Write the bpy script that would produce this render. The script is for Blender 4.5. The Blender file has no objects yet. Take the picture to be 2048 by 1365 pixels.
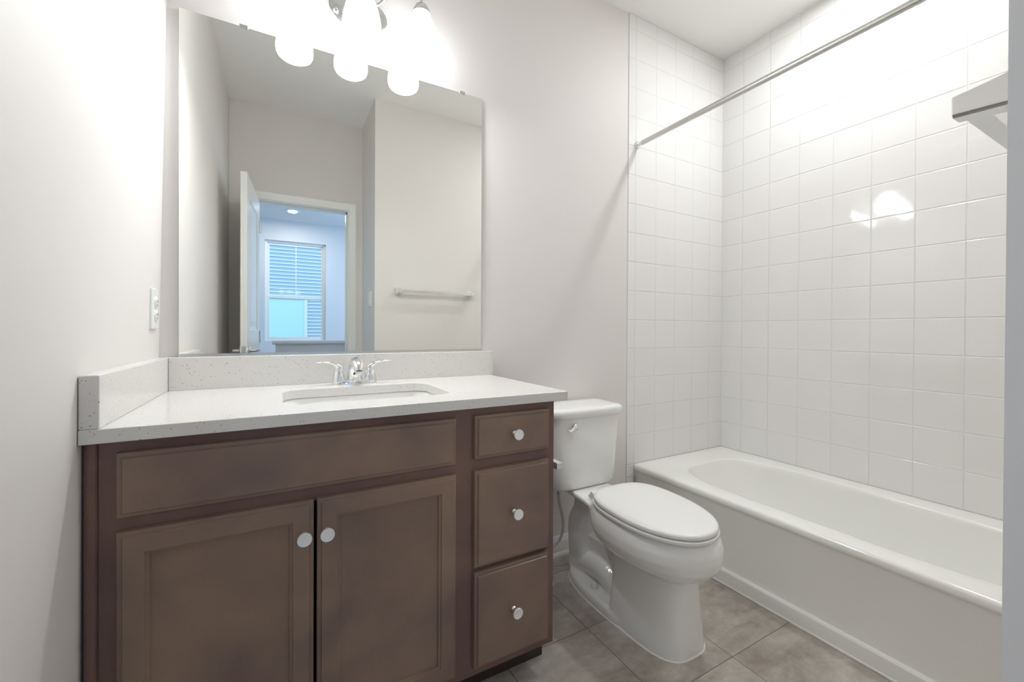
import bpy, bmesh, math, random
from mathutils import Vector, Matrix
random.seed(7)
SC = bpy.context.scene
COL = SC.collection

# ------------------------------------------------------------------ camera
YAW, PITCH, ROLL = math.radians(29.1132), math.radians(-0.3125), math.radians(0.2832)
Fw = Vector((math.sin(YAW)*math.cos(PITCH), math.cos(YAW)*math.cos(PITCH), math.sin(PITCH)))
Rt = Vector((math.cos(YAW), -math.sin(YAW), 0)); Up = Rt.cross(Fw)
R2 = Rt*math.cos(ROLL) + Up*math.sin(ROLL); U2 = Up*math.cos(ROLL) - Rt*math.sin(ROLL)
cam_data = bpy.data.cameras.new('camera'); cam = bpy.data.objects.new('camera', cam_data); COL.objects.link(cam)
M = Matrix((R2, U2, -Fw)).transposed().to_4x4(); M.translation = (0.3226, -1.6288, 1.0727)
cam.matrix_world = M
cam_data.sensor_width = 36; cam_data.lens = 834.85*36/2048; cam_data.shift_y = -15.48/2048
cam_data.clip_start = 0.02; cam_data.clip_end = 200
SC.camera = cam

# ------------------------------------------------------------------ light and exposure
SC.view_settings.view_transform = 'Standard'; SC.view_settings.look = 'None'
SC.view_settings.gamma = 1; SC.view_settings.use_curve_mapping = False
SC.view_settings.exposure = 1.56
SC.cycles.use_denoising = True
SC.cycles.max_bounces = 14; SC.cycles.diffuse_bounces = 8; SC.cycles.glossy_bounces = 6
SC.cycles.caustics_reflective = True; SC.cycles.caustics_refractive = False
SC.cycles.sample_clamp_indirect = 6.0
W = bpy.data.worlds.new('sky'); SC.world = W; W.use_nodes = True
wb = W.node_tree.nodes['Background']; wb.inputs[0].default_value = (0.46, 0.74, 1.0, 1); wb.inputs[1].default_value = 0.8

def area_light(name, loc, direction, size, power, color, shape='DISK', size_y=None, spread=None):
    d = bpy.data.lights.new(name, 'AREA'); d.energy = power; d.color = color; d.shape = shape; d.size = size
    if size_y: d.size_y = size_y
    if spread: d.spread = spread
    o = bpy.data.objects.new(name, d); COL.objects.link(o); o.location = loc
    o.rotation_euler = Vector(direction).to_track_quat('-Z', 'Y').to_euler()
    return o
LAMP = (0.975, 1.0, 1.015)
CAN_TUB = (2.33, -0.76); CAN_HALL = (0.48, -5.05); 
TUB_LIGHT = area_light('tub_lamp_light', (CAN_TUB[0], CAN_TUB[1], 2.738), (0, 0, -1), 0.16, 3.0, LAMP)
HALL_LIGHT = area_light('hall_lamp_light', (CAN_HALL[0], CAN_HALL[1], 2.738), (0, 0, -1), 0.11, 3.0, (1.0, 0.97, 0.93))
# blue fill light added to brighten the hallway; its right wall has no window
HALL_FILL = area_light('hall_blue_fill', (2.55, -3.9, 1.55), (-1, 0, 0.05), 1.3, 22, (0.44, 0.68, 1.0), 'RECTANGLE', 1.5)
SHADE_EMIT = 4.0
BULBS = [area_light('vanity_bulb_light', (x, -0.132, 2.0765), (0, 0, -1), 0.075, 0.95, LAMP) for x in (0.370, 0.566, 0.772)]

# ------------------------------------------------------------------ materials
def srgb(r, g, b):
    f = lambda c: (c/255/12.92) if c/255 <= .04045 else ((c/255+.055)/1.055)**2.4
    return (f(r), f(g), f(b), 1)
def mat(name, color, rough=0.5, metal=0.0, spec=0.5, coat=0.0):
    m = bpy.data.materials.new(name); m.use_nodes = True
    b = m.node_tree.nodes['Principled BSDF']
    b.inputs['Base Color'].default_value = color; b.inputs['Roughness'].default_value = rough
    b.inputs['Metallic'].default_value = metal; b.inputs['Specular IOR Level'].default_value = spec
    b.inputs['Coat Weight'].default_value = coat; b.inputs['Coat Roughness'].default_value = 0.05
    return m
class NG:
    def __init__(s, m): s.t = m.node_tree; s.n = s.t.nodes; s.b = s.n['Principled BSDF']
    def new(s, typ, **kw):
        n = s.n.new(typ)
        for k, v in kw.items(): setattr(n, k, v)
        return n
    def link(s, a, b): s.t.links.new(a, b)
    def val(s, sock, v):
        if isinstance(v, (int, float)): sock.default_value = v
        elif isinstance(v, (tuple, list)): sock.default_value = v
        else: s.link(v, sock)
    def math(s, op, a, b=0.0, c=0.0):
        n = s.new('ShaderNodeMath', operation=op); s.val(n.inputs[0], a); s.val(n.inputs[1], b); s.val(n.inputs[2], c)
        return n.outputs[0]
    def coords(s): return s.new('ShaderNodeTexCoord').outputs['Object']
    def noise(s, vec, scale, detail=4, rough=0.5, dist=0.0):
        n = s.new('ShaderNodeTexNoise'); s.link(vec, n.inputs['Vector']); n.inputs['Scale'].default_value = scale
        n.inputs['Detail'].default_value = detail; n.inputs['Roughness'].default_value = rough; n.inputs['Distortion'].default_value = dist
        return n.outputs['Fac']
    def mapr(s, v, a, b, c=0.0, d=1.0, smooth=False):
        n = s.new('ShaderNodeMapRange'); s.val(n.inputs[0], v)
        n.inputs[1].default_value = a; n.inputs[2].default_value = b; n.inputs[3].default_value = c; n.inputs[4].default_value = d
        if smooth: n.interpolation_type = 'SMOOTHSTEP'
        return n.outputs[0]
    def mix(s, fac, a, b):
        n = s.new('ShaderNodeMix', data_type='RGBA'); s.val(n.inputs[0], fac); s.val(n.inputs[6], a); s.val(n.inputs[7], b)
        return n.outputs[2]
    def bump(s, h, strength=0.3, dist=0.001, normal=None):
        n = s.new('ShaderNodeBump'); n.inputs['Strength'].default_value = strength; n.inputs['Distance'].default_value = dist
        s.link(h, n.inputs['Height'])
        if normal is not None: s.link(normal, n.inputs['Normal'])
        return n.outputs[0]
    def ramp(s, fac, stops):
        n = s.new('ShaderNodeValToRGB'); s.link(fac, n.inputs[0]); e = n.color_ramp.elements
        while len(e) < len(stops): e.new(0.5)
        for i, (p, c) in enumerate(stops): e[i].position = p; e[i].color = c
        return n.outputs[0]

def paint(name, c, rough=0.55):
    m = mat(name, c, rough, spec=0.35); g = NG(m); co = g.coords()
    g.link(g.bump(g.noise(co, 320, 2), 0.06, 0.001), g.b.inputs['Normal']); return m
MAT = {}
MAT['wall'] = paint('wall_paint', srgb(225, 221, 218))
MAT['ceiling'] = paint('ceiling_paint', srgb(243, 242, 240), 0.7)
MAT['trim'] = mat('white_trim_paint', srgb(232, 232, 229), 0.3)
MAT['hall'] = paint('hall_paint', srgb(214, 214, 216), 0.6)
MAT['door'] = mat('white_door_paint', srgb(230, 230, 226), 0.28)

def tile_mat(name, axis, off, zoff, P=0.154):
    m = mat(name, srgb(232, 231, 229), 0.07, spec=0.5); g = NG(m); co = g.coords()
    sp = g.new('ShaderNodeSeparateXYZ'); g.link(co, sp.inputs[0])
    def jd(v, o):
        f = g.math('FRACT', g.math('DIVIDE', g.math('SUBTRACT', v, o), P))
        return g.math('MULTIPLY', g.math('MINIMUM', f, g.math('SUBTRACT', 1.0, f)), P)
    du = jd(sp.outputs[axis], off); dv = jd(sp.outputs[2], zoff)
    d = g.math('MINIMUM', du, dv)
    grout = g.mapr(d, 0.0008, 0.0012, 1, 0)
    h = g.mapr(d, 0.0006, 0.0036, 0, 1, True)
    wav = g.noise(co, 5.5, 1, 0.4)
    g.link(g.mix(grout, srgb(232, 231, 229), srgb(224, 223, 221)), g.b.inputs['Base Color'])
    g.link(g.mapr(grout, 0, 1, 0.06, 0.6), g.b.inputs['Roughness'])
    n1 = g.bump(wav, 0.35, 0.006); n2 = g.bump(h, 0.8, 0.0016, n1)
    g.link(n2, g.b.inputs['Normal']); return m
MAT['tile_back'] = tile_mat('white_wall_tile_back', 0, 1.978, 1.4426)
MAT['tile_right'] = tile_mat('white_wall_tile_right', 1, -0.1297, 1.4426)

def floor_mat():
    m = mat('grey_floor_tile', srgb(150, 142, 132), 0.42); g = NG(m); co = g.coords()
    sp = g.new('ShaderNodeSeparateXYZ'); g.link(co, sp.inputs[0]); P = 0.3355
    ids = []
    ds = []
    for ax, o in ((0, 1.295), (1, -0.451)):
        q = g.math('DIVIDE', g.math('SUBTRACT', sp.outputs[ax], o), P)
        ids.append(g.math('FLOOR', q)); f = g.math('FRACT', q)
        ds.append(g.math('MULTIPLY', g.math('MINIMUM', f, g.math('SUBTRACT', 1.0, f)), P))
    d = g.math('MINIMUM', ds[0], ds[1]); grout = g.mapr(d, 0.0009, 0.0018, 1, 0)
    # each tile gets its own shift of the stone pattern
    cmb = g.new('ShaderNodeCombineXYZ'); g.link(g.math('MULTIPLY', ids[0], 3.7), cmb.inputs[0]); g.link(g.math('MULTIPLY', ids[1], 5.3), cmb.inputs[1])
    add = g.new('ShaderNodeVectorMath', operation='ADD'); g.link(co, add.inputs[0]); g.link(cmb.outputs[0], add.inputs[1])
    v = add.outputs[0]
    wn = g.new('ShaderNodeTexWhiteNoise', noise_dimensions='3D'); g.link(cmb.outputs[0], wn.inputs['Vector'])
    mp = g.new('ShaderNodeMapping'); g.link(v, mp.inputs[0]); mp.inputs['Rotation'].default_value = (0, 0, 0.6); mp.inputs['Scale'].default_value = (1, 2.4, 1)
    n1 = g.noise(mp.outputs[0], 4.5, 9, 0.62, 0.6); n2 = g.noise(v, 30, 6, 0.65)
    f = g.math('ADD', g.math('MULTIPLY', n1, 0.68), g.math('MULTIPLY', n2, 0.32))
    f = g.math('ADD', f, g.math('MULTIPLY', g.math('SUBTRACT', wn.outputs[0], 0.5), 0.07))
    c = g.ramp(f, [(0.34, srgb(150, 141, 132)), (0.46, srgb(171, 163, 154)), (0.54, srgb(184, 177, 169)), (0.68, srgb(207, 202, 194))])
    g.link(g.mix(grout, c, srgb(118, 108, 98)), g.b.inputs['Base Color'])
    h = g.math('ADD', g.mapr(d, 0.0009, 0.003, 0, 1, True), g.math('MULTIPLY', n2, 0.25))
    g.link(g.bump(h, 0.4, 0.001), g.b.inputs['Normal']); return m
MAT['floor'] = floor_mat()

def wood_mat(name, base, lo, hi):
    m = mat(name, base, 0.29, spec=0.5); g = NG(m); co = g.coords()
    mp = g.new('ShaderNodeMapping'); g.link(co, mp.inputs[0]); mp.inputs['Scale'].default_value = (1, 1, 1)
    big = g.noise(mp.outputs[0], 4.2, 3, 0.5, 0.4)
    mp2 = g.new('ShaderNodeMapping'); g.link(co, mp2.inputs[0]); mp2.inputs['Scale'].default_value = (60, 60, 9)
    fine = g.noise(mp2.outputs[0], 9, 4, 0.6)
    f = g.math('ADD', g.math('MULTIPLY', big, 0.82), g.math('MULTIPLY', fine, 0.18))
    g.link(g.ramp(f, [(0.36, lo), (0.5, base), (0.64, hi)]), g.b.inputs['Base Color'])
    g.link(g.bump(fine, 0.08, 0.0006), g.b.inputs['Normal']); return m
MAT['wood'] = wood_mat('brown_stained_wood', srgb(132, 111, 98), srgb(118, 98, 92), srgb(145, 121, 104))
MAT['wood_frame'] = wood_mat('brown_face_frame_wood', srgb(117, 91, 84), srgb(107, 82, 79), srgb(128, 100, 88))
MAT['wood_dark'] = mat('dark_toe_kick_wood', srgb(58, 44, 42), 0.4)

def quartz_mat():
    m = mat('speckled_quartz', srgb(222, 220, 216), 0.16); g = NG(m); co = g.coords()
    def specks(scale, thr, keep, seed):
        add = g.new('ShaderNodeVectorMath', operation='ADD'); g.link(co, add.inputs[0]); add.inputs[1].default_value = (seed, seed*2, seed*3)
        v = g.new('ShaderNodeTexVoronoi'); v.inputs['Scale'].default_value = scale; g.link(add.outputs[0], v.inputs['Vector'])
        s = g.new('ShaderNodeSeparateColor'); g.link(v.outputs['Color'], s.inputs[0])
        a = g.mapr(v.outputs['Distance'], thr*0.75, thr, 1, 0)
        return g.math('MULTIPLY', a, g.math('GREATER_THAN', s.outputs[0], keep)), s.outputs[1]
    s1, r1 = specks(170, 0.25, 0.86, 0.3); s2, r2 = specks(300, 0.3, 0.8, 1.7)
    c = g.mix(s2, srgb(222, 220, 216), srgb(198, 194, 186))
    c = g.mix(g.math('MULTIPLY', s1, 0.9), c, g.ramp(r1, [(0.0, srgb(132, 116, 98)), (0.6, srgb(160, 148, 132)), (1.0, srgb(98, 88, 78))]))
    g.link(c, g.b.inputs['Base Color']); return m
MAT['quartz'] = quartz_mat()
MAT['ceramic'] = mat('white_glazed_ceramic', srgb(238, 238, 235), 0.08, spec=0.55)
MAT['plastic'] = mat('white_plastic', srgb(233, 233, 230), 0.22)
MAT['tub'] = mat('white_bathtub_enamel', srgb(236, 236, 232), 0.12)
MAT['chrome'] = mat('polished_chrome', (0.86, 0.87, 0.88, 1), 0.06, 1.0)
MAT['nickel'] = mat('satin_nickel', (0.66, 0.66, 0.64, 1), 0.26, 1.0)
MAT['knob'] = mat('brushed_knob_metal', (0.93, 0.95, 0.97, 1), 0.4, 0.55)
MAT['mirror'] = mat('mirror_silver', (0.93, 0.945, 0.915, 1), 0.0, 1.0)
MAT['mirror_edge'] = mat('mirror_glass_edge', srgb(96, 106, 100), 0.2)
MAT['caulk'] = mat('white_caulk', srgb(232, 232, 228), 0.5)
MAT['dark'] = mat('dark_slot', srgb(40, 38, 36), 0.5)
MAT['hose'] = mat('grey_braided_hose', srgb(205, 203, 201), 0.4)
MAT['outlet'] = mat('white_outlet_plastic', srgb(232, 233, 230), 0.3)
MAT['siding'] = mat('pale_lap_siding', srgb(178, 190, 208), 0.6)
MAT['edge_highlight'] = mat('painted_edge_highlight', srgb(248, 246, 240), 0.5)  # highlight colour for the lower edges of the siding
MAT['neighbour_glass'] = mat('pale_neighbour_glass', srgb(205, 232, 236), 0.3)
MAT['grass'] = mat('ground_outside', srgb(120, 130, 110), 0.9)
def emit_mat(name, col, strength, edge=None):
    m = bpy.data.materials.new(name); m.use_nodes = True; nt = m.node_tree; nt.nodes.clear()
    e = nt.nodes.new('ShaderNodeEmission'); e.inputs[0].default_value = col; e.inputs[1].default_value = strength
    o = nt.nodes.new('ShaderNodeOutputMaterial'); nt.links.new(e.outputs[0], o.inputs[0])
    return m
MAT['shade'] = emit_mat('glowing_frosted_glass', (0.975, 1.0, 1.015, 1), SHADE_EMIT)
MAT['lens'] = emit_mat('glowing_lamp_lens', (1.0, 0.97, 0.93, 1), 25)
def glass_mat():
    m = bpy.data.materials.new('window_glass'); m.use_nodes = True; nt = m.node_tree; nt.nodes.clear()
    t = nt.nodes.new('ShaderNodeBsdfTransparent'); gl = nt.nodes.new('ShaderNodeBsdfGlossy'); gl.inputs['Roughness'].default_value = 0.02
    fr = nt.nodes.new('ShaderNodeFresnel'); fr.inputs[0].default_value = 1.2
    mx = nt.nodes.new('ShaderNodeMixShader'); o = nt.nodes.new('ShaderNodeOutputMaterial')
    nt.links.new(fr.outputs[0], mx.inputs[0]); nt.links.new(t.outputs[0], mx.inputs[1]); nt.links.new(gl.outputs[0], mx.inputs[2]); nt.links.new(mx.outputs[0], o.inputs[0])
    return m
MAT['glass'] = glass_mat()

# ------------------------------------------------------------------ builders
def obj(name, bm, m, parent=None, smooth=None, bevel=None, segs=2, recalc=True):
    if recalc: bmesh.ops.recalc_face_normals(bm, faces=bm.faces)
    me = bpy.data.meshes.new(name); bm.to_mesh(me); bm.free()
    me.materials.append(MAT[m] if isinstance(m, str) else m)
    o = bpy.data.objects.new(name, me); COL.objects.link(o)
    if parent: o.parent = parent
    if smooth is not None:
        for p in me.polygons: p.use_smooth = True
        if smooth < 180: me.set_sharp_from_angle(angle=math.radians(smooth))
    if bevel:
        b = o.modifiers.new('bevel', 'BEVEL'); b.width = bevel; b.segments = segs; b.limit_method = 'ANGLE'; b.angle_limit = math.radians(35)
        for p in me.polygons: p.use_smooth = True
        b.harden_normals = True
    return o
def tag(o, label=None, cat=None, group=None, kind=None):
    if label: o['label'] = label
    if cat: o['category'] = cat
    if group: o['group'] = group
    if kind: o['kind'] = kind
    return o
def empty(name, label, cat, loc=(0, 0, 0), group=None, kind=None):
    o = bpy.data.objects.new(name, None); COL.objects.link(o); o.location = loc; o.empty_display_size = 0.05
    bpy.context.view_layer.update()
    return tag(o, label, cat, group, kind)
def put(o, parent):
    """parent o keeping its world coordinates"""
    o.parent = parent
    o.matrix_parent_inverse = Matrix.Translation(-Vector(world_loc(parent)))
    return o
def world_loc(o):
    v = Vector(o.location)
    if o.parent: v = v + o.matrix_parent_inverse.translation + Vector(world_loc(o.parent))
    return v
def part(name, bm, m, parent, **k):
    return put(obj(name, bm, m, None, **k), parent)
def box(x0, x1, y0, y1, z0, z1, bm=None):
    bm = bm or bmesh.new()
    v = [bm.verts.new(p) for p in ((x0,y0,z0),(x1,y0,z0),(x1,y1,z0),(x0,y1,z0),(x0,y0,z1),(x1,y0,z1),(x1,y1,z1),(x0,y1,z1))]
    for f in ((0,3,2,1),(4,5,6,7),(0,1,5,4),(1,2,6,5),(2,3,7,6),(3,0,4,7)): bm.faces.new([v[i] for i in f])
    return bm
def loft(rings, bm=None, cap0=True, cap1=True, closed=False):
    bm = bm or bmesh.new(); R = [[bm.verts.new(p) for p in r] for r in rings]; n = len(rings[0])
    for a, b in zip(R, R[1:] + ([R[0]] if closed else [])):
        for i in range(n):
            j = (i+1) % n
            bm.faces.new((a[i], a[j], b[j], b[i]))
    if not closed:
        if cap0: bm.faces.new(list(reversed(R[0])))
        if cap1: bm.faces.new(R[-1])
    return bm
def lathe(profile, c=(0,0,0), axis=(0,0,1), n=40, bm=None, sx=1.0, sy=1.0):
    """profile: (r, h) list along axis"""
    q = Vector(axis).normalized().to_track_quat('Z', 'Y'); c = Vector(c); rings = []
    for r, h in profile:
        r = max(r, 1e-5)
        rings.append([c + q @ Vector((r*sx*math.cos(2*math.pi*i/n), r*sy*math.sin(2*math.pi*i/n), h)) for i in range(n)])
    return loft(rings, bm)
def tube(pts, rad, n=16, bm=None, flat=None):
    """pts list, rad scalar or list; flat (a,b) scales the section"""
    pts = [Vector(p) for p in pts]; rings = []; prev = None
    for i, p in enumerate(pts):
        t = (pts[min(i+1, len(pts)-1)] - pts[max(i-1, 0)]).normalized()
        if prev is None:
            up = Vector((0,0,1)) if abs(t.z) < 0.9 else Vector((0,1,0)); u = t.cross(up).normalized()
        else: u = (prev - t*prev.dot(t)).normalized()
        prev = u; w = u.cross(t); r = rad[i] if isinstance(rad, (list, tuple)) else rad
        a, b = (r, r) if not isinstance(r, tuple) else r
        rings.append([p + u*a*math.cos(2*math.pi*k/n) + w*b*math.sin(2*math.pi*k/n) for k in range(n)])
    return loft(rings, bm)
def catmull(pts, k=8):
    pts = [Vector(p) for p in pts]; P = [2*pts[0]-pts[1]] + pts + [2*pts[-1]-pts[-2]]; out = []
    for i in range(1, len(P)-2):
        for s in range(k):
            t = s/k; a, b, c, d = P[i-1], P[i], P[i+1], P[i+2]
            out.append(0.5*((2*b) + (c-a)*t + (2*a-5*b+4*c-d)*t*t + (3*b-a-3*c+d)*t**3))
    out.append(pts[-1]); return out
def interp(vals, k=8):
    return [p.x for p in catmull([(v, 0, 0) for v in vals], k)]
def sup(cx, cy, z, hx, hf, hb, n=2.4, nb=None, N=72):
    """egg ring: front half extends hf toward -y, back half hb toward +y"""
    out = []
    for i in range(N):
        a = 2*math.pi*i/N; c, s = math.cos(a), math.sin(a); e = n if s < 0 else (nb or n)
        x = hx*math.copysign(abs(c)**(2/e), c); y = (hf if s < 0 else hb)*math.copysign(abs(s)**(2/e), s)
        out.append((cx+x, cy+y, z))
    return out
def panel(x0, x1, z0, z1, yb, prof, bm=None):
    """raised or recessed panel facing -y; prof = (inset, proud) rings"""
    rings = []
    for ins, d in prof:
        rings.append([(x0+ins, yb-d, z0+ins), (x1-ins, yb-d, z0+ins), (x1-ins, yb-d, z1-ins), (x0+ins, yb-d, z1-ins)])
    return loft(rings, bm)
def wall_open(x0, x1, z0, z1, ox0, ox1, oz0, oz1, y0, y1):
    bm = bmesh.new()
    box(x0, ox0, y0, y1, z0, z1, bm); box(ox1, x1, y0, y1, z0, z1, bm); box(ox0, ox1, y0, y1, oz1, z1, bm)
    if oz0 > z0: box(ox0, ox1, y0, y1, z0, oz0, bm)
    return bm
def struct(name, bm, m, label, cat, **k): return tag(obj(name, bm, m, **k), label, cat, kind='structure')

# ------------------------------------------------------------------ room
XR, ZC, XW, YW, YD = 2.714, 2.7526, 0.924, -1.5104, -2.036
T = 0.12
struct('floor', box(-T, XR+T, YD-T, T, -0.1, 0), 'floor', 'grey-brown stone-look tile floor of the bathroom', 'floor')
struct('ceiling', box(-T, XR+T, YD-T, T, ZC, ZC+0.1), 'ceiling', 'plain off-white bathroom ceiling', 'ceiling')
# the left wall leans a little, as its corner in the photograph does
bm = bmesh.new(); NN = 16; GY = [T+(YD-T-T)*k/NN for k in range(NN+1)]; GZ = [ZC*k/NN for k in range(NN+1)]
def LX(y, z):
    k = max(0.0, min(1.0, (y+0.9)/0.9)); k = k*k*(3-2*k); return -0.001*(1-k) + (0.002 + 0.0165*(z-0.986))*k
g_ = [[bm.verts.new((LX(y, z), y, z)) for z in GZ] for y in GY]
for a in range(NN):
    for b in range(NN): bm.faces.new((g_[a][b], g_[a][b+1], g_[a+1][b+1], g_[a+1][b]))
b0 = [[bm.verts.new((-T, y, z)) for z in (0, ZC)] for y in (T, YD-T)]
bm.faces.new((b0[0][0], b0[1][0], b0[1][1], b0[0][1]))
bm.faces.new([b0[0][0], b0[0][1]] + [g_[0][k] for k in range(NN, -1, -1)]); bm.faces.new([b0[1][1], b0[1][0]] + [g_[NN][k] for k in range(NN+1)])
bm.faces.new([b0[0][0]] + [g_[k][0] for k in range(NN+1)] + [b0[1][0]]); bm.faces.new([b0[1][1]] + [g_[k][NN] for k in range(NN, -1, -1)] + [b0[0][1]])
struct('wall_left', bm, 'wall', 'plain pale wall left of the vanity', 'wall', smooth=30)
struct('wall_back', box(0.0, XR, 0.004, T, 0, ZC), 'wall', 'plain pale wall behind the mirror and toilet', 'wall')
struct('wall_back_tiled', box(1.928, XR, 0.0, 0.0035, 0.30, ZC-0.001), 'tile_back', 'square white tiles on the short wall at the head of the bathtub', 'wall', bevel=0.002)
bm = box(1.928, 1.978, 0.0, 0.0035, 0.001, 0.2995)
struct('trim_tile_edge', bm, 'tile_back', 'narrow column of white edge tiles running down beside the bathtub', 'wall tile')
struct('wall_right', box(XR, XR+T, YW-T, T, 0, ZC), 'tile_right', 'large wall of square white tiles along the bathtub', 'wall')
struct('wall_front', box(XW, XR, YW-T, YW, 0, ZC), 'wall', 'plain wall carrying the towel bar, opposite the mirror', 'wall')
struct('wall_nook', box(XW, XW+T, YD-T, YW-T, 0, ZC), 'wall', 'short return wall beside the bathroom door, at the right edge of the photo', 'wall')
DX0, DX1, DZ = 0.155, 0.81, 2.045
struct('wall_entry', wall_open(0, XW, 0, ZC, DX0-0.02, DX1+0.02, 0, DZ+0.02, YD-T, YD), 'wall', 'wall with the doorway, seen in the mirror', 'wall')
# door casing and jambs
def casing_bm():
    bm = bmesh.new()
    for y0, s in ((YD, 1), (YD-T, -1)):
        prof = [(0, 0), (0, 0.011), (0.012, 0.017), (0.02, 0.0145), (0.05, 0.012), (0.056, 0.010), (0.062, 0.009), (0.064, 0)]
        path_in = [(DX0-0.006, 0), (DX0-0.006, DZ+0.006), (DX1+0.006, DZ+0.006), (DX1+0.006, 0)]
        rings = []
        for k, (px, pz) in enumerate(path_in):
            sx = -1 if k < 2 else 1; sz = 1 if k in (1, 2) else 0
            rings.append([(px+sx*(0.064-i), y0+s*d, pz+sz*(0.064-i)) for i, d in prof])
        loft(rings, bm)
    box(DX0-0.02, DX0, YD-T, YD, 0, DZ, bm); box(DX1, DX1+0.02, YD-T, YD, 0, DZ, bm); box(DX0-0.02, DX1+0.02, YD-T, YD, DZ, DZ+0.02, bm)
    box(DX0, DX0+0.01, YD-0.075, YD-0.045, 0, DZ, bm); box(DX1-0.01, DX1, YD-0.075, YD-0.045, 0, DZ, bm); box(DX0, DX1, YD-0.075, YD-0.045, DZ-0.01, DZ, bm)
    return bm
trim = struct('trim_1', casing_bm(), 'trim', 'white moulded casing around the doorway seen in the mirror', 'door casing', smooth=25)
part('strike_plate', box(DX1-0.0015, DX1+0.0005, YD-0.04, YD-0.012, 0.90, 0.96), 'nickel', trim)

# door leaf, hinged at the left jamb and swung into the room
dr = empty('door_1', 'white panelled door standing open against the left wall, seen in the mirror', 'door', (DX0, YD+0.004, 0), kind='structure')
def leaf_bm():
    L, H, TH = 0.652, 2.03, 0.035; bm = bmesh.new()
    # leaf in local coordinates: x = thickness (0..-TH), y = 0..L, z
    rails = [(0.0, 0.115), (L-0.115, L)]
    for a, b in rails: box(-TH, 0, a, b, 0.008, H, bm)
    for a, b in ((0.008, 0.24), (0.93, 1.07), (H-0.13, H)): box(-TH, 0, 0.115, L-0.115, a, b, bm)
    for z0, z1 in ((0.24, 0.93), (1.07, H-0.13)):
        for side in (0, 1):
            rings = []
            for ins, d in ((0, 0), (0.006, -0.007), (0.02, -0.010), (0.03, -0.010), (0.055, -0.003), (0.06, -0.003)):
                x = d if side == 0 else -TH-d
                y0, y1 = 0.115+ins, L-0.115-ins
                rings.append([(x, y0, z0+ins), (x, y1, z0+ins), (x, y1, z1-ins), (x, y0, z1-ins)])
            loft(rings, bm, cap0=False)
    return bm
lf = obj('door_leaf', leaf_bm(), 'door', dr, smooth=25)
DA = math.radians(3.6)
lf.rotation_euler = (0, 0, DA)
lf.location = (0.036, 0, 0)
def dpart(name, bm, m, **k):
    o = obj(name, bm, m, lf, **k); return o
dpart('latch_plate', box(-0.029, -0.006, 0.6515, 0.6535, 0.915, 0.972), 'nickel', bevel=0.001)
for s in (0, 1):
    x0 = 0.0 if s == 0 else -0.035; d = 1 if s == 0 else -1
    bm = lathe([(0.0, 0), (0.031, 0), (0.031, 0.006), (0.026, 0.010), (0.012, 0.012), (0.010, 0.045), (0.0, 0.045)], (x0, 0.592, 0.943), (d, 0, 0))
    tube(catmull([(x0+d*0.043, 0.597, 0.943), (x0+d*0.045, 0.56, 0.945), (x0+d*0.046, 0.51, 0.943), (x0+d*0.046, 0.48, 0.941)]), [(0.007, 0.010)]*25, bm=bm)
    dpart('lever_handle', bm, 'nickel', smooth=40)
for z in (0.2, 1.02, 1.84):
    dpart('hinge', lathe([(0.0055, -0.045), (0.0055, 0.045)], (0.004, -0.003, z), n=14), 'nickel', smooth=40)

# baseboards
def baseboard_bm(x0, x1, y, sgn=-1):
    prof = [(0, 0), (0.018, 0), (0.018, 0.008), (0.015, 0.016), (0.011, 0.020), (0.011, 0.068), (0.009, 0.074), (0.006, 0.080), (0.003, 0.092), (0, 0.094)]
    return loft([[(x, y+sgn*d, z) for d, z in prof] for x in (x0, x1)])
struct('baseboard_back', baseboard_bm(1.085, 1.927, 0.004), 'trim', 'white baseboard on the wall behind the toilet', 'baseboard', smooth=30)
struct('baseboard_front', baseboard_bm(XW+0.001, 1.975, YW, 1), 'trim', 'white baseboard under the towel bar', 'baseboard', smooth=30)

# ------------------------------------------------------------------ hallway behind the doorway (seen in the mirror)
HY = -5.72; HX0, HX1 = -1.4, 2.9
struct('floor_hall', box(HX0-T, HX1+T, HY-T, YD-T-0.001, -0.1, 0), mat('hall_carpet', srgb(190, 186, 180), 0.9), 'pale hallway floor beyond the door', 'floor')
struct('ceiling_hall', box(HX0-T, HX1+T, HY-T, YD-T-0.001, ZC, ZC+0.1), 'hall', 'hallway ceiling seen through the doorway', 'ceiling')
struct('wall_hall_left', box(HX0-T, HX0, HY-T, YD-T-0.001, 0, ZC), 'hall', 'left wall of the hallway', 'wall')
struct('wall_hall_right', box(HX1, HX1+T, HY-T, YD-T-0.001, 0, ZC), 'hall', 'right wall of the hallway', 'wall')
bm = box(HX0, -0.001, YD-T, YD-0.03, 0, ZC); box(XW+T+0.001, HX1, YD-T, YD-0.03, 0, ZC, bm)
struct('wall_hall_near', bm, 'hall', 'hallway side of the wall beside the bathroom', 'wall')
WX0, WX1, WZ0, WZ1 = 0.125, 0.972, 0.90, 2.445
struct('wall_hall_far', wall_open(HX0, HX1, 0, ZC, WX0, WX1, WZ0, WZ1, HY-T, HY), 'hall', 'bluish daylit wall around the far window, seen in the mirror', 'wall')
struct('wall_hall_half', box(0.29, HX1, -3.0, -2.88, 0, 0.935), 'hall', 'low half wall in the hallway', 'wall')
struct('trim_half_wall_cap', loft([[(x, y, z) for y, z in ((-2.845, 0.95), (-2.845, 0.97), (-3.035, 0.97), (-3.035, 0.95), (-3.02, 0.935), (-2.86, 0.935))] for x in (0.262, HX1)]), 'trim', 'white ledge on top of the hallway half wall, seen at the foot of the mirror', 'ledge')
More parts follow.
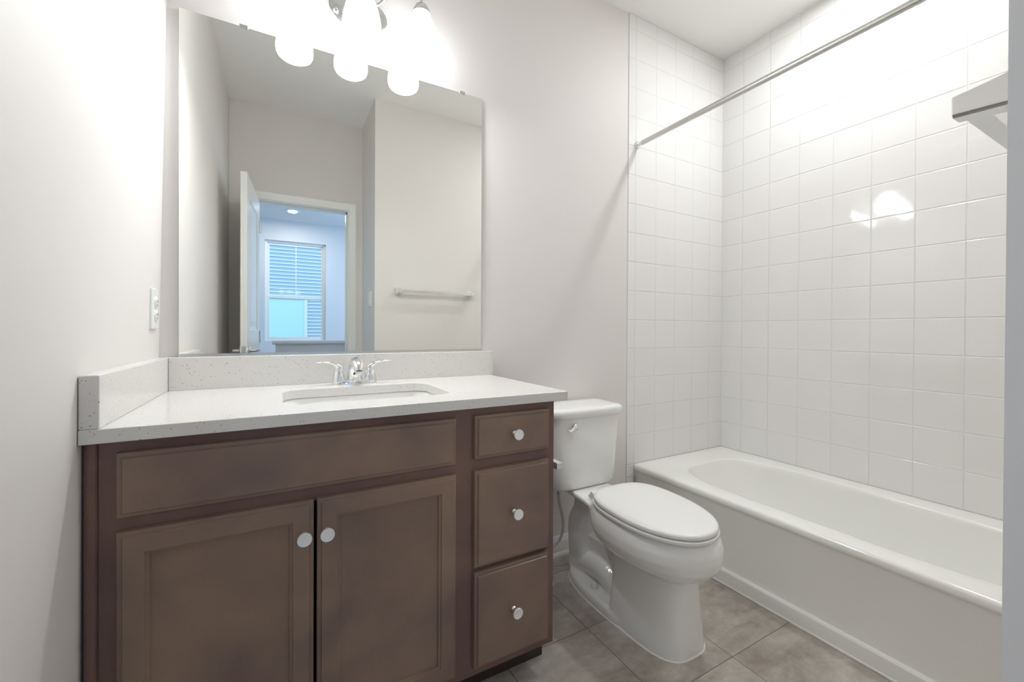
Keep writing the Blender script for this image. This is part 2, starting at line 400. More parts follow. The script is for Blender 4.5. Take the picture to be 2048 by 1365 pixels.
# window
wn = empty('window_1', 'double-hung window in the hallway with a neighbouring house outside', 'window', ((WX0+WX1)/2, HY, WZ0), kind='structure')
def frame_bm(x0, x1, z0, z1, w, y0, y1):
    bm = bmesh.new(); box(x0, x0+w, y0, y1, z0, z1, bm); box(x1-w, x1, y0, y1, z0, z1, bm)
    box(x0+w, x1-w, y0, y1, z0, z0+w, bm); box(x0+w, x1-w, y0, y1, z1-w, z1, bm); return bm
ZM = 1.575
part('window_frame', frame_bm(WX0, WX1, WZ0, WZ1, 0.03, HY-T+0.005, HY-0.055), 'trim', wn, bevel=0.002)
up = part('upper_sash', frame_bm(WX0+0.03, WX1-0.03, ZM-0.02, WZ1-0.03, 0.032, HY-T+0.01, HY-T+0.035), 'trim', wn, bevel=0.002)
part('muntin', box((WX0+WX1)/2-0.006, (WX0+WX1)/2+0.006, HY-T+0.015, HY-T+0.03, ZM+0.01, WZ1-0.06), 'trim', up)
part('pane', box(WX0+0.06, WX1-0.06, HY-T+0.021, HY-T+0.024, ZM+0.01, WZ1-0.06), 'glass', up)
lo = part('lower_sash', frame_bm(WX0+0.03, WX1-0.03, WZ0+0.03, ZM+0.02, 0.032, HY-T+0.036, HY-T+0.06), 'trim', wn, bevel=0.002)
part('pane', box(WX0+0.06, WX1-0.06, HY-T+0.046, HY-T+0.049, WZ0+0.06, ZM-0.01), 'glass', lo)
# neighbouring house
NY = -12.0
nh = empty('neighbour_house', 'house with horizontal lap siding seen through the hallway window in the mirror', 'house', (0.5, NY, -0.3))
bm = bmesh.new(); ex = 0.102; z = -0.3; prof = []
while z < 6.5:
    prof += [(NY+0.018, z), (NY, z+ex)]; z += ex
prof = [(NY-0.2, -0.3)] + prof + [(NY-0.2, z)]
loft([[(x, y, zz) for y, zz in prof] for x in (-4.0, 6.0)], bm)
sd = part('siding', bm, 'siding', nh)
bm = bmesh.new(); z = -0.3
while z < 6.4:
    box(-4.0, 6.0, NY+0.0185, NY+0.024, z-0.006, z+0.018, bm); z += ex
part('edge_highlights', bm, 'edge_highlight', sd)  # white strips paint a bright highlight along each board's lower edge
part('pale_panel', box(-1.4, 0.97, NY, NY+0.03, 0.3, 1.96), 'neighbour_glass', nh)
part('white_trim', frame_bm(-1.5, 1.035, 0.2, 2.03, 0.085, NY, NY+0.05), 'trim', nh)
tag(obj('lawn', box(-12, 12, -16, HY-T-0.001, -0.4, -0.3), 'grass'), 'ground outside the hallway window', 'ground', kind='structure')

# recessed ceiling lamps
def can(name, xy, label, z=ZC):
    c = empty(name, label, 'ceiling lamp', (xy[0], xy[1], z))
    part('trim_ring', lathe([(0.055, -0.001), (0.058, -0.006), (0.085, -0.008), (0.092, -0.004), (0.093, 0.0)], (xy[0], xy[1], z), (0, 0, 1)), 'trim', c, smooth=40)
    part('lens', lathe([(0.0, -0.002), (0.054, -0.002), (0.056, -0.0005)], (xy[0], xy[1], z)), 'lens', c, smooth=40)
    return c
can('recessed_ceiling_lamp', CAN_HALL, 'round glowing recessed lamp in the hallway ceiling, seen in the mirror')
can('recessed_ceiling_lamp', CAN_TUB, 'round recessed lamp in the ceiling over the bathtub')

# ------------------------------------------------------------------ vanity cabinet
HT, CT = 0.886, 0.0276
FY = -0.554; CX0, CX1, CZ0, CZ1 = 0.022, 1.072, 0.100, HT-CT
vc = empty('vanity_cabinet', 'dark brown stained bathroom vanity cabinet with two doors and three drawers', 'cabinet', (0.55, -0.3, 0))
bm = bmesh.new()
box(CX0, CX0+0.016, FY+0.019, -0.002, CZ0, CZ1, bm); box(CX1-0.016, CX1, FY+0.019, -0.002, CZ0, CZ1, bm)
box(CX0+0.016, CX1-0.016, FY+0.019, -0.002, CZ0, CZ0+0.016, bm); box(CX0+0.016, CX1-0.016, -0.014, -0.002, CZ0+0.016, CZ1, bm)
part('cabinet_box', bm, 'wood_frame', vc, bevel=0.001)
bm = bmesh.new()
box(CX0, 0.066, FY, FY+0.019, CZ0, CZ1, bm); box(1.034, CX1, FY, FY+0.019, CZ0, CZ1, bm); box(0.727, 0.811, FY, FY+0.019, CZ0, CZ1, bm)
for a, b in ((CZ0, 0.137), (0.673, 0.716), (0.823, CZ1)): box(0.066, 0.727, FY, FY+0.019, a, b, bm)
for a, b in ((CZ0, 0.137), (0.388, 0.415), (0.673, 0.722), (0.823, CZ1)): box(0.811, 1.034, FY, FY+0.019, a, b, bm)
part('face_frame', bm, 'wood_frame', vc)
part('filler_strip', lathe([(0.012, 0.0), (0.012, CZ1)], (0.0115, FY-0.0005, 0), n=24, sx=0.85, sy=0.75), 'wood_frame', vc, smooth=40)
part('toe_kick', box(0.0, 1.070, -0.470, -0.455, 0, CZ0), 'wood_dark', vc)
part('toe_moulding', loft([[(x, -0.468+a*0.6, b) for a, b in ((0.004, 0.0), (-0.012, 0.0), (-0.014, 0.006), (-0.0135, 0.03), (-0.010, 0.042), (-0.004, 0.048), (0.004, 0.05))] for x in (0.0, 1.084)]), 'wood_dark', vc, smooth=35)
EDGE = [(0, 0), (0, 0.0105), (0.0012, 0.0135), (0.0085, 0.0150), (0.0090, 0.0172), (0.0108, 0.0200)]
def knob(x, z, parent):
    p = [(0.0, 0), (0.0085, 0), (0.0075, 0.003), (0.0052, 0.006), (0.0048, 0.017), (0.008, 0.020), (0.0145, 0.0215), (0.0152, 0.0235), (0.0152, 0.0265), (0.0146, 0.0275), (0.0125, 0.0272), (0.0, 0.0268)]
    k = part('knob', lathe(p, (x, FY-0.0195, z), (0, -1, 0), n=36), 'knob', parent, smooth=35)
    k.data.materials.append(MAT['chrome'])
    for f in k.data.polygons:
        if f.center.y > FY-0.0195-0.0195: f.material_index = 1
    return k
part('false_drawer_front', panel(0.050, 0.742, 0.709, 0.835, FY, EDGE), 'wood', vc, smooth=30)
for x0, x1, kx in ((0.050, 0.393, 0.372), (0.399, 0.743, 0.419)):
    prof = EDGE + [(0.043, 0.0200), (0.0438, 0.0170), (0.0500, 0.0150), (0.0510, 0.0095), (0.0540, 0.0085)]
    d = part('door', panel(x0, x1, 0.127, 0.682, FY, prof), 'wood', vc, smooth=30)
    knob(kx, 0.606, d)
for z0, z1 in ((0.714, 0.836), (0.410, 0.682), (0.127, 0.397)):
    d = part('drawer_front', panel(0.797, 1.046, z0, z1, FY, EDGE), 'wood', vc, smooth=30)
    knob(0.921, (z0+z1)/2 + 0.001, d)

# toilet paper holder on the side of the cabinet
tp = empty('toilet_paper_holder', 'square chrome toilet paper holder arm on the side of the vanity cabinet', 'toilet paper holder', (CX1, -0.30, 0.625))
part('mounting_plate', box(CX1+0.0003, CX1+0.010, -0.325, -0.275, 0.600, 0.650), 'chrome', tp, bevel=0.003)
part('arm', box(CX1+0.010, CX1+0.073, -0.311, -0.289, 0.613, 0.637), 'chrome', tp, bevel=0.002)
part('roll_bar', box(CX1+0.051, CX1+0.073, -0.50, -0.3115, 0.614, 0.636), 'chrome', tp, bevel=0.002)

# ------------------------------------------------------------------ countertop with sink cut-out
def slab_hole(outer, inner, z0, z1):
    bm = bmesh.new()
    for z, flip in ((z1, False), (z0, True)):
        es = []
        for loop in (outer, inner):
            vs = [bm.verts.new((x, y, z)) for x, y in loop]
            es += [bm.edges.new((vs[i], vs[(i+1) % len(vs)])) for i in range(len(vs))]
        bmesh.ops.triangle_fill(bm, use_beauty=True, use_dissolve=False, edges=es)
    bm.verts.ensure_lookup_table()
    n1, n2 = len(outer), len(inner); N = n1+n2
    for off, n in ((0, n1), (n1, n2)):
        for i in range(n):
            j = (i+1) % n
            bm.faces.new((bm.verts[off+i], bm.verts[off+j], bm.verts[N+off+j], bm.verts[N+off+i]))
    return bm
def rrect(cx, cy, hx, hy, r, k=10):
    out = []
    for sx, sy, a0 in ((1, 1, 0), (-1, 1, 90), (-1, -1, 180), (1, -1, 270)):
        for i in range(k+1):
            a = math.radians(a0+90*i/k); out.append((cx+sx*(hx-r)+r*math.cos(a), cy+sy*(hy-r)+r*math.sin(a)))
    return out
D, CW = 0.579, 1.108
SX, SY, SHX, SHY = 0.553, -0.313, 0.222, 0.150
ct = tag(obj('countertop', slab_hole([(0.0005, -D), (CW, -D), (CW, 0.003), (0.0005, 0.003)], rrect(SX, SY, SHX, SHY, 0.055), HT-CT, HT), 'quartz', bevel=0.002), 'white speckled quartz countertop on the brown vanity', 'countertop')
part('backsplash', box(0.0305, 1.122, -0.0295, 0.003, HT-0.0004, 0.987), 'quartz', ct, bevel=0.002)
part('side_splash', box(0.0005, 0.030, -D+0.001, 0.003, HT-0.0004, 0.987), 'quartz', ct, bevel=0.003)

# sink
def sring(hx, hy, r, z, k=10): return [(x, y, z) for x, y in rrect(SX, SY, hx, hy, r, k)]
bm = loft([sring(SHX+0.03, SHY+0.03, 0.07, HT-CT-0.014), sring(SHX+0.03, SHY+0.03, 0.07, HT-CT-0.001), sring(SHX+0.006, SHY+0.006, 0.058, HT-CT-0.001),
           sring(SHX+0.001, SHY+0.001, 0.055, HT-CT-0.006), sring(SHX-0.004, SHY-0.004, 0.055, HT-CT-0.05), sring(SHX-0.015, SHY-0.014, 0.06, HT-CT-0.115),
           sring(SHX-0.04, SHY-0.035, 0.06, HT-CT-0.138), sring(0.08, 0.05, 0.045, HT-CT-0.145), sring(0.022, 0.022, 0.0219, HT-CT-0.147)], cap0=False)
so = tag(obj('sink', bm, 'ceramic', smooth=60, recalc=False), 'white rectangular undermount sink set into the quartz countertop', 'sink')
sm = so.modifiers.new('thick', 'SOLIDIFY'); sm.thickness = 0.008; sm.offset = -1
part('drain', lathe([(0.0, 0.0), (0.010, 0.0), (0.016, 0.001), (0.021, 0.003), (0.022, 0.001)], (SX, SY, HT-CT-0.146)), 'chrome', so, smooth=40)

# ------------------------------------------------------------------ faucet
fx, fy = 0.553, -0.086
fc = empty('faucet', 'chrome two-handle faucet behind the sink on the quartz countertop', 'faucet', (fx, fy, HT))
# base plate
rings = []
for z, ex_ in ((0.0, 0.0), (0.004, 0.0), (0.010, -0.002), (0.014, -0.006)):
    ring = []
    for i in range(60):
        a = 2*math.pi*i/60; c, s = math.cos(a), math.sin(a)
        ring.append((fx+(0.074+ex_)*math.copysign(abs(c)**0.62, c), fy+(0.026+ex_)*math.copysign(abs(s)**0.8, s), HT+z))
    rings.append(ring)
part('base_plate', loft(rings), 'chrome', fc, smooth=45)
# spout: swelling body that arches forward
path = catmull([(fx, fy+0.004, HT+0.010), (fx, fy+0.002, HT+0.035), (fx, fy-0.006, HT+0.060), (fx, fy-0.026, HT+0.076), (fx, fy-0.055, HT+0.078), (fx, fy-0.082, HT+0.066), (fx, fy-0.090, HT+0.050)], 6)
ra = interp([0.028, 0.025, 0.0225, 0.021, 0.0195, 0.0175, 0.015], 6); rb = interp([0.022, 0.021, 0.020, 0.0185, 0.016, 0.014, 0.0135], 6)
sp_ = part('spout', tube(path, list(zip(ra, rb)), 28), 'chrome', fc, smooth=50)
part('aerator', lathe([(0.0, 0), (0.0115, 0), (0.0125, 0.002), (0.0125, 0.012)], (fx, fy-0.0905, HT+0.040)), 'nickel', sp_, smooth=40)
part('index_button', lathe([(0.0, 0.0), (0.0026, 0.0), (0.0026, 0.0012), (0.0, 0.0014)], (fx-0.0055, fy-0.0235, HT+0.036), (0, -1, 0.15), n=20, sx=1.35), 'dark', sp_)
part('index_dot', lathe([(0.0, 0.0), (0.0012, 0.0), (0.0012, 0.001), (0.0, 0.001)], (fx-0.0085, fy-0.0235, HT+0.020), (0, -1, 0.15), n=16), 'dark', sp_)
part('lift_rod', tube([(fx-0.004, fy+0.0225, HT+0.012), (fx-0.004, fy+0.0225, HT+0.05)], 0.0022, 10), 'chrome', fc, smooth=40)
for s in (-1, 1):
    hx = fx+s*0.0515
    h = part('handle', lathe([(0.0, 0.010), (0.0235, 0.010), (0.0225, 0.016), (0.0195, 0.030), (0.0165, 0.044), (0.0158, 0.0448), (0.0155, 0.046), (0.0145, 0.056), (0.011, 0.064), (0.0, 0.067)], (hx, fy, HT), n=36), 'chrome', fc, smooth=40)
    lp = catmull([(hx-s*0.004, fy, HT+0.052), (hx+s*0.006, fy-0.001, HT+0.064), (hx+s*0.022, fy-0.004, HT+0.0735), (hx+s*0.045, fy-0.007, HT+0.078), (hx+s*0.066, fy-0.010, HT+0.0785), (hx+s*0.074, fy-0.011, HT+0.078)], 6)
    wA = interp([0.011, 0.012, 0.0105, 0.009, 0.008, 0.003], 6); wB = interp([0.011, 0.009, 0.0052, 0.003, 0.002, 0.001], 6)
    part('lever', tube(lp, list(zip(wA, wB)), 18), 'chrome', h, smooth=60)

# ------------------------------------------------------------------ mirror
mr = empty('mirror', 'large frameless rectangular mirror on the wall above the vanity', 'mirror', (0.56, 0, 0.995))
bm = box(0.0513, 1.0742, -0.006, 0.0035, 0.9925, 2.061)
gl = part('mirror_glass', bm, 'mirror', mr)
gl.data.materials.append(MAT['mirror_edge'])
for p in gl.data.polygons:
    if abs(p.normal.y) < 0.5: p.material_index = 1
part('bottom_channel', loft([[(x, y, z) for y, z in ((0.0035, 0.9872), (-0.0095, 0.9872), (-0.0095, 0.9962), (-0.0080, 0.9962), (-0.0080, 0.9918), (0.0035, 0.9918))] for x in (0.0505, 1.0750)]), 'nickel', mr)
for x in (0.219, 0.984):
    part('clip', box(x-0.0125, x+0.0125, -0.0085, 0.0035, 2.0555, 2.0680), 'nickel', mr, bevel=0.0015)

# ------------------------------------------------------------------ vanity light
PX, PZ = 0.572, 2.226
vl = empty('vanity_light', 'chrome three-arm vanity light with frosted glass shades above the mirror', 'wall lamp', (PX, 0, PZ))
pl = part('back_plate', lathe([(0.0, 0.028), (0.096, 0.028), (0.101, 0.026), (0.104, 0.020), (0.110, 0.004), (0.111, -0.003)][::-1], (PX, 0, PZ), (0, -1, 0), n=64, sx=1.0, sy=0.66), 'nickel', vl, smooth=35)
part('screw_cap', lathe([(0.0, 0.0), (0.009, 0.0), (0.009, 0.006), (0.006, 0.012), (0.0, 0.013)], (PX-0.078, -0.028, PZ-0.024), (0, -1, 0), n=24), 'chrome', pl, smooth=40)
part('hub', lathe([(0.0, 0.0), (0.030, 0.0), (0.028, 0.010), (0.014, 0.020), (0.011, 0.030), (0.0, 0.032)], (PX, -0.028, PZ+0.02), (0, -1, 0), n=32), 'chrome', pl, smooth=40)
for sx_ in (0.370, 0.566, 0.772):
    top = (sx_, -0.132, 2.262)
    if abs(sx_-PX) < 0.05: pts = [(PX, -0.045, PZ+0.02), (sx_, -0.085, PZ+0.055), (sx_, -0.120, PZ+0.075), (sx_, -0.132, PZ+0.06), top]
    else:
        s = 1 if sx_ > PX else -1
        pts = [(PX+s*0.01, -0.050, PZ+0.02), (PX+s*0.05, -0.075, PZ+0.01), (PX+s*0.09, -0.10, PZ+0.05), (PX+s*0.14, -0.125, PZ+0.115), (sx_-s*0.03, -0.132, PZ+0.125), (sx_-s*0.004, -0.132, PZ+0.095), top]
    arm = part('arm', tube(catmull(pts, 8), 0.0048, 14), 'nickel', vl, smooth=50)
    part('shade_cap', lathe([(0.006, 0.048), (0.010, 0.044), (0.020, 0.036), (0.028, 0.022), (0.0325, 0.010), (0.0325, 0.006), (0.030, 0.006), (0.0, 0.012)], (sx_, -0.132, 2.218), n=36), 'nickel', arm, smooth=40)
    part('glass_shade', lathe([(0.0, 0.003), (0.044, 0.0025), (0.050, 0.004), (0.0565, 0.009), (0.0608, 0.018), (0.0622, 0.030), (0.0618, 0.045), (0.0585, 0.066), (0.0530, 0.088), (0.0455, 0.110), (0.0370, 0.130), (0.0295, 0.144), (0.0, 0.147)], (sx_, -0.132, 2.077), n=48), 'shade', arm, smooth=60)

# ------------------------------------------------------------------ bathtub
tx0, tx1, ty0, ty1, tz = 1.978, XR-0.0015, YW+0.0015, -0.0015, 0.3638
bcx, bcy = 2.352, -0.775
NT = 160
def rect_ring(ins, z, x0=tx0, x1=tx1, y0=ty0, y1=ty1, r=0.0):
    # front side only is inset (the other sides meet walls)
    a, b, c, d = x0+ins, x1, y0, y1; out = []
    for i in range(NT):
        t = 2*math.pi*(i+0.0)/NT; cc, ss = math.cos(t), math.sin(t)
        hx = (b-bcx) if cc > 0 else (bcx-a); hy = (d-bcy) if ss > 0 else (bcy-c)
        # square-ish parameterisation so corners are hit
        m_ = max(abs(cc), abs(ss)); out.append((bcx+hx*cc/m_, bcy+hy*ss/m_, z))
    return out
def oval_ring(hx0, hx1, hyf, hyb, n, z, cx=bcx, cy=bcy):
    out = []
    for i in range(NT):
        t = 2*math.pi*i/NT; cc, ss = math.cos(t), math.sin(t); m_ = max(abs(cc), abs(ss)); u, w = cc/m_, ss/m_
        # map square direction to superellipse
        k = (abs(u)**n + abs(w)**n)**(-1/n); hx = hx1 if u > 0 else hx0; hy = hyb if w > 0 else hyf
        out.append((cx+u*k*hx, cy+w*k*hy, z))
    return out
rings = [rect_ring(0.012, 0.0005), rect_ring(0.012, 0.322), rect_ring(0.006, 0.330), rect_ring(0.001, 0.336), rect_ring(0.0, 0.344), rect_ring(0.001, 0.354), rect_ring(0.005, 0.3605), rect_ring(0.012, tz)]
OX0, OX1, OF, OB = 0.277, 0.272, 0.62, 0.605
rings += [oval_ring(OX0+0.012, OX1+0.012, OF+0.012, OB+0.012, 4.2, tz), oval_ring(OX0+0.004, OX1+0.004, OF+0.004, OB+0.004, 4.2, tz-0.002),
          oval_ring(OX0, OX1, OF, OB, 4.2, tz-0.007), oval_ring(OX0-0.004, OX1-0.004, OF-0.004, OB-0.010, 4.2, tz-0.03),
          oval_ring(OX0-0.02, OX1-0.02, OF-0.02, OB-0.07, 4.0, tz-0.14), oval_ring(OX0-0.04, OX1-0.04, OF-0.04, OB-0.15, 3.6, tz-0.25),
          oval_ring(OX0-0.07, OX1-0.07, OF-0.07, OB-0.20, 3.4, tz-0.295), oval_ring(OX0-0.12, OX1-0.12, OF-0.14, OB-0.28, 3.0, tz-0.305), oval_ring(0.02, 0.02, 0.05, 0.05, 2, tz-0.308)]
bt = tag(obj('bathtub', loft(rings, cap0=False), 'tub', smooth=50), 'white alcove bathtub against the tiled wall', 'bathtub')
part('base_trim', loft([[(x, y, z) for x, z in ((tx0+0.012, 0.0), (tx0+0.0005, 0.0), (tx0+0.0005, 0.052), (tx0+0.004, 0.058), (tx0+0.012, 0.061))] for y in (ty0, ty1)]), 'tub', bt, smooth=30)
part('caulk_bead', loft([[(x, y, z) for x, z in ((tx0+0.001, 0.0001), (tx0-0.003, 0.0001), (tx0-0.001, 0.003), (tx0+0.001, 0.004))] for y in (ty0, ty1)]), 'caulk', bt)

# ------------------------------------------------------------------ shower rod
rx, rz = 1.989, 2.068
sr = empty('shower_rod', 'straight chrome shower curtain rod spanning above the bathtub', 'shower rod', (rx, -0.75, rz))
part('rod', lathe([(0.0127, 0.036), (0.0127, 1.475)], (rx, 0, rz), (0, -1, 0), n=32), 'nickel', sr, smooth=40)
for y, d in ((0.0, -1), (YW, 1)):
    part('end_flange', lathe([(0.0, 0.0), (0.0195, 0.0), (0.0195, 0.004), (0.015, 0.008), (0.0085, 0.009), (0.0085, 0.012), (0.0118, 0.013), (0.0118, 0.036), (0.0, 0.036)], (rx, y, rz), (0, d, 0), n=32), 'chrome', sr, smooth=35)

# ------------------------------------------------------------------ towel bar
tb = empty('towel_bar', 'square chrome towel bar on the plain wall opposite the mirror', 'towel bar', (1.375, YW, 1.37))
for x in (1.088, 1.662):
    part('wall_plate', box(x-0.026, x+0.026, YW, YW+0.009, 1.337, 1.389), 'chrome', tb, bevel=0.003)
    rings = []
    for y, hw, z0, z1 in ((YW+0.009, 0.020, 1.341, 1.385), (YW+0.045, 0.0165, 1.345, 1.3785), (YW+0.077, 0.0145, 1.348, 1.3745)):
        rings.append([(x-hw, y, z0+0.004), (x-hw+0.004, y, z0), (x+hw-0.004, y, z0), (x+hw, y, z0+0.004), (x+hw, y, z1), (x-hw, y, z1)])
    part('post', loft(rings), 'chrome', tb, bevel=0.0015)
part('bar', box(1.100, 1.650, YW+0.050, YW+0.072, 1.3505, 1.3725), 'chrome', tb, bevel=0.002)

# ------------------------------------------------------------------ electrical plates
ol = empty('outlet', 'white duplex wall outlet on the left wall above the side splash', 'outlet', (0, -0.077, 1.13))
part('cover_plate', box(0.0, 0.0105, -0.112, -0.042, 1.073, 1.190), 'outlet', ol, bevel=0.003, segs=3)
for z in (1.112, 1.150):
    r = part('receptacle', lathe([(0.0, 0.005), (0.0165, 0.005), (0.0165, 0.0085), (0.015, 0.0095), (0.0, 0.0095)], (0.005, -0.077, z), (1, 0, 0), n=32, sx=0.85), 'outlet', ol, smooth=35)
    bm = bmesh.new()
    for dy in (-0.006, 0.006): box(0.0144, 0.0149, -0.077+dy-0.001, -0.077+dy+0.001, z-0.001, z+0.007, bm)
    box(0.0144, 0.0149, -0.0795, -0.0745, z-0.010, z-0.006, bm)
    part('slots', bm, 'dark', r)
sw = empty('light_switch', 'white double light switch on the return wall beside the door, seen in the mirror', 'light switch', (XW, -1.69, 1.31))
part('cover_plate', box(XW-0.006, XW+0.002, -1.748, -1.632, 1.252, 1.367), 'outlet', sw, bevel=0.002)
for y in (-1.713, -1.667): part('rocker', box(XW-0.009, XW-0.004, y-0.016, y+0.016, 1.276, 1.343), 'outlet', sw, bevel=0.002)

# ------------------------------------------------------------------ toilet
TX = 1.517
tl = empty('toilet', 'white two-piece elongated toilet between the vanity and the bathtub', 'toilet', (TX, -0.4, 0))
def closed(rings, bm): return loft(rings, bm)
bm = bmesh.new()
# bowl
S = [(0.245, 0.085, 0.56, 0.155, 0.10, 2.4), (0.262, 0.122, 0.545, 0.205, 0.15, 2.3), (0.280, 0.152, 0.535, 0.240, 0.19, 2.2), (0.305, 0.174, 0.530, 0.264, 0.22, 2.15), (0.335, 0.184, 0.525, 0.276, 0.235, 2.1), (0.362, 0.182, 0.525, 0.276, 0.24, 2.1), (0.385, 0.174, 0.525, 0.270, 0.24, 2.1), (0.400, 0.166, 0.525, 0.262, 0.24, 2.1), (0.404, 0.156, 0.525, 0.252, 0.235, 2.1)]
closed([sup(TX, -cy, z, hx, hf, hb, n) for z, hx, cy, hf, hb, n in S], bm)
# front pedestal
S = [(0.0, 0.119, 0.50, 0.228, 0.07), (0.03, 0.117, 0.50, 0.226, 0.07), (0.08, 0.110, 0.50, 0.222, 0.07), (0.14, 0.101, 0.50, 0.219, 0.07), (0.20, 0.094, 0.50, 0.217, 0.07), (0.27, 0.092, 0.50, 0.217, 0.07), (0.31, 0.094, 0.50, 0.21, 0.07)]
closed([sup(TX, -cy, z, hx, hf, hb, 3.2, 6) for z, hx, cy, hf, hb in S], bm)
# foot flange
closed([sup(TX, -0.42, z, hx, 0.12, hb, 4, 2.6) for z, hx, hb in ((0.0, 0.126, 0.305), (0.022, 0.125, 0.304), (0.032, 0.120, 0.300), (0.037, 0.110, 0.29))], bm)
# rear column, trapway and web
def blk(sections):
    closed([sup(TX, cy, z, hx, h, h, 2.8, N=48) for z, cy, hx, h in sections], bm)
blk([(0.02, -0.175, 0.066, 0.085), (0.08, -0.170, 0.064, 0.072), (0.14, -0.166, 0.071, 0.062), (0.20, -0.165, 0.076, 0.058), (0.245, -0.168, 0.074, 0.058), (0.272, -0.172, 0.064, 0.057), (0.292, -0.176, 0.050, 0.055), (0.33, -0.18, 0.047, 0.06), (0.375, -0.19, 0.052, 0.08)])
def tb2(pts, rr): tube(catmull(pts, 6), list(zip(*[interp(list(q), 6) for q in zip(*rr)])), 28, bm=bm)
tb2([(TX, -0.16, 0.06), (TX, -0.22, 0.075), (TX, -0.30, 0.085), (TX, -0.37, 0.065), (TX, -0.44, 0.02)], [(0.064, 0.055), (0.066, 0.055), (0.068, 0.055), (0.068, 0.055), (0.066, 0.045)])
tb2([(TX, -0.33, 0.34), (TX, -0.35, 0.28), (TX, -0.385, 0.21), (TX, -0.43, 0.14), (TX, -0.47, 0.08)], [(0.05, 0.05), (0.06, 0.06), (0.062, 0.06), (0.06, 0.06), (0.06, 0.06)])
box(TX-0.028, TX+0.028, -0.45, -0.18, 0.03, 0.195, bm)
# tank deck
DK = [(-0.050, 0.100), (-0.12, 0.099), (-0.19, 0.100), (-0.23, 0.106), (-0.285, 0.112), (-0.32, 0.119), (-0.36, 0.132), (-0.40, 0.153), (-0.425, 0.164)]
def deck(z, g): return [(TX-w+g, y-(g if y > -0.06 else 0), z) for y, w in DK] + [(TX+w-g, y-(g if y > -0.06 else 0), z) for y, w in DK[::-1]]
loft([deck(0.350, 0.030), deck(0.362, 0.010), deck(0.374, 0.0), deck(0.384, 0.0), deck(0.3895, 0.005)], bm)
me = bpy.data.meshes.new('toilet_bowl'); bmesh.ops.recalc_face_normals(bm, faces=bm.faces); bm.to_mesh(me); bm.free(); me.materials.append(MAT['ceramic'])
bo = bpy.data.objects.new('toilet_bowl', me); COL.objects.link(bo)
rm = bo.modifiers.new('r', 'REMESH'); rm.mode = 'VOXEL'; rm.voxel_size = 0.004
s1 = bo.modifiers.new('s', 'SMOOTH'); s1.factor = 0.5; s1.iterations = 10
dg = bpy.context.evaluated_depsgraph_get(); me2 = bpy.data.meshes.new_from_object(bo.evaluated_get(dg)); bo.modifiers.clear(); bo.data = me2; me2.name = 'toilet_bowl'
if not me2.materials: me2.materials.append(MAT['ceramic'])
for p in me2.polygons: p.use_smooth = True
for v_ in me2.vertices:
    if v_.co.z < 0.0003: v_.co.z = 0.0003
put(bo, tl)
# caulk around the foot
def foot_outline(g):
    pts = []
    fr = sup(TX, -0.50, 0, 0.119+g, 0.228+g, 0.07, 3.2, 6); bk = sup(TX, -0.42, 0, 0.126+g, 0.12, 0.305+g, 4, 2.6)
    pts = [p for p in bk if p[1] >= -0.42] + [p for p in fr if p[1] <= -0.50]
    pts.sort(key=lambda p: math.atan2(p[1]+0.42, p[0]-TX)); return pts
o1, o2 = foot_outline(0.003), foot_outline(-0.004)
part('caulk_bead', loft([[(x, y, 0.0002) for x, y, z in o1], [(x, y, 0.003) for x, y, z in foot_outline(0.001)], [(x, y, 0.005) for x, y, z in o2]], cap0=False, cap1=False), 'caulk', tl, smooth=60)
for s in (-1, 1):
    part('bolt_cap', lathe([(0.0, 0.0), (0.0150, 0.0), (0.0150, 0.010), (0.0130, 0.018), (0.0075, 0.0235), (0.0, 0.025)], (TX+s*0.079, -0.322, 0.0335), n=28), 'plastic', tl, smooth=60)
# seat and lid
def egg(z, g, hx=0.168, n=2.15): return [(x+(y+0.50)*0.04, y, q) for x, y, q in sup(TX, -0.53, z, hx+g, 0.262+g, 0.200+g*0.3, n, 3.0)]
part('seat', loft([egg(0.4045, -0.012), egg(0.4055, 0.001), egg(0.410, 0.004), egg(0.4170, 0.003), egg(0.4195, -0.004)]), 'plastic', tl, smooth=60)
part('lid', loft([egg(0.4225, -0.010), egg(0.4235, -0.001), egg(0.428, 0.0), egg(0.4345, -0.001), egg(0.4385, -0.006), egg(0.4405, -0.02), egg(0.4425, -0.07), egg(0.4430, -0.13)]), 'plastic', tl, smooth=60)
for s in (-1, 1):
    bm = lathe([(0.0, -0.018), (0.010, -0.018), (0.011, 0), (0.010, 0.018), (0.0, 0.018)], (TX+s*0.075, -0.318, 0.414), (1, 0, 0), n=20); box(TX+s*0.075-0.016, TX+s*0.075+0.016, -0.326, -0.296, 0.396, 0.408, bm)
    part('seat_hinge', bm, 'plastic', tl, smooth=40)
# tank
def tk(z, hx, y0, y1, n=5.5): cy = (y0+y1)/2; return sup(TX-0.012, cy, z, hx, cy-y0, y1-cy, n, 9, N=96)
tank = part('tank', loft([tk(0.3895, 0.125, -0.175, -0.05), tk(0.3905, 0.148, -0.196, -0.035), tk(0.395, 0.158, -0.203, -0.030), tk(0.408, 0.164, -0.208, -0.027), tk(0.45, 0.167, -0.210, -0.025), tk(0.60, 0.178, -0.215, -0.022), tk(0.706, 0.184, -0.218, -0.02)]), 'ceramic', tl, smooth=60)
part('tank_lid', loft([tk(0.704, 0.184, -0.221, -0.013), tk(0.7045, 0.194, -0.227, -0.011), tk(0.708, 0.198, -0.231, -0.010), tk(0.728, 0.199, -0.232, -0.010), tk(0.737, 0.196, -0.229, -0.012), tk(0.7415, 0.188, -0.221, -0.018), tk(0.7430, 0.17, -0.20, -0.035), tk(0.7435, 0.10, -0.15, -0.08)]), 'ceramic', tl, smooth=70)
hx_, hz_ = TX-0.100, 0.668
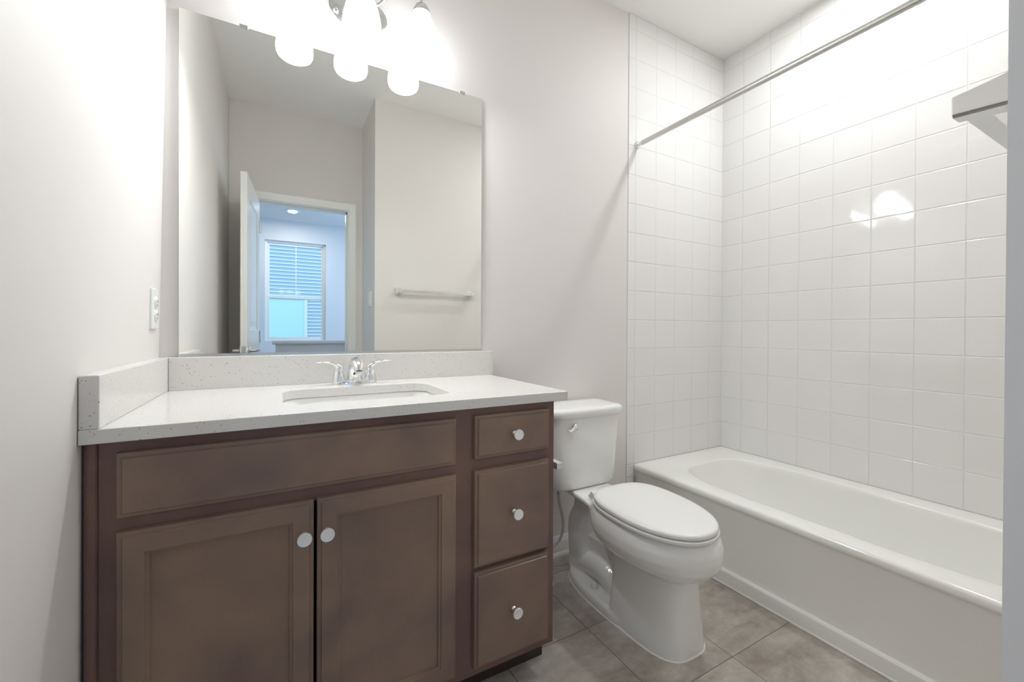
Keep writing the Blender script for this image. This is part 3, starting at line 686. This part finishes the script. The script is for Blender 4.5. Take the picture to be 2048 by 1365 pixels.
fh = part('flush_handle', lathe([(0.0, 0.0), (0.0125, 0.0), (0.0125, 0.004), (0.009, 0.008), (0.0, 0.012)], (hx_, -0.213, hz_), (0, -1, 0), n=28), 'chrome', tank, smooth=50)
lp = catmull([(hx_+0.010, -0.221, hz_-0.006), (hx_, -0.2275, hz_+0.003), (hx_-0.012, -0.231, hz_+0.000), (hx_-0.024, -0.233, hz_-0.009), (hx_-0.038, -0.234, hz_-0.010), (hx_-0.050, -0.234, hz_-0.004)], 6)
tube_b = tube(lp, list(zip(interp([0.004, 0.005, 0.005, 0.0045, 0.004, 0.0025], 6), interp([0.009, 0.0115, 0.0095, 0.007, 0.0055, 0.003], 6))), 16)
part('flush_lever', tube_b, 'chrome', tank, smooth=60)
# water supply
ws = empty('water_supply_line', 'grey flexible water line running from the toilet tank to a valve near the floor', 'water line', (1.40, -0.06, 0.11))
sxx = TX-0.100
hp = catmull([(sxx, -0.10, 0.352), (sxx+0.004, -0.10, 0.30), (sxx+0.022, -0.098, 0.24), (sxx+0.030, -0.094, 0.18), (sxx+0.018, -0.085, 0.125), (sxx-0.012, -0.075, 0.098), (sxx-0.034, -0.068, 0.092)], 10)
part('hose', tube(hp, 0.0062, 14), 'hose', ws, smooth=60)
part('coupling_nut', lathe([(0.013, 0.0), (0.016, 0.004), (0.016, 0.026), (0.012, 0.030)], (sxx, -0.10, 0.360), n=16), 'plastic', ws, smooth=30)
part('crimp_sleeve', lathe([(0.0075, 0.0), (0.0075, 0.020)], (sxx, -0.10, 0.340), n=20), 'nickel', ws, smooth=40)
bm = lathe([(0.0, 0.0), (0.024, 0.0), (0.020, 0.004), (0.008, 0.006), (0.008, 0.05), (0.0, 0.05)], (sxx-0.048, 0.003, 0.092+0.045), (0, -1, 0), n=28)
tube([(sxx-0.048, -0.046, 0.155), (sxx-0.048, -0.046, 0.118)], 0.009, bm=bm); tube([(sxx-0.05, -0.068, 0.092), (sxx-0.030, -0.068, 0.092)], 0.008, bm=bm)
tube([(sxx-0.048, -0.046, 0.118), (sxx-0.048, -0.068, 0.092)], 0.008, bm=bm)
part('valve', bm, 'chrome', ws, smooth=40)
tag(obj('floor_cap', lathe([(0.0, 0.024), (0.010, 0.023), (0.018, 0.018), (0.021, 0.008), (0.021, 0.0002)][::-1], (1.318, -0.172, 0), n=32), 'plastic', smooth=60), 'small round white cap on the floor beside the vanity, left of the toilet foot', 'floor cap')
bpy.context.view_layer.update()
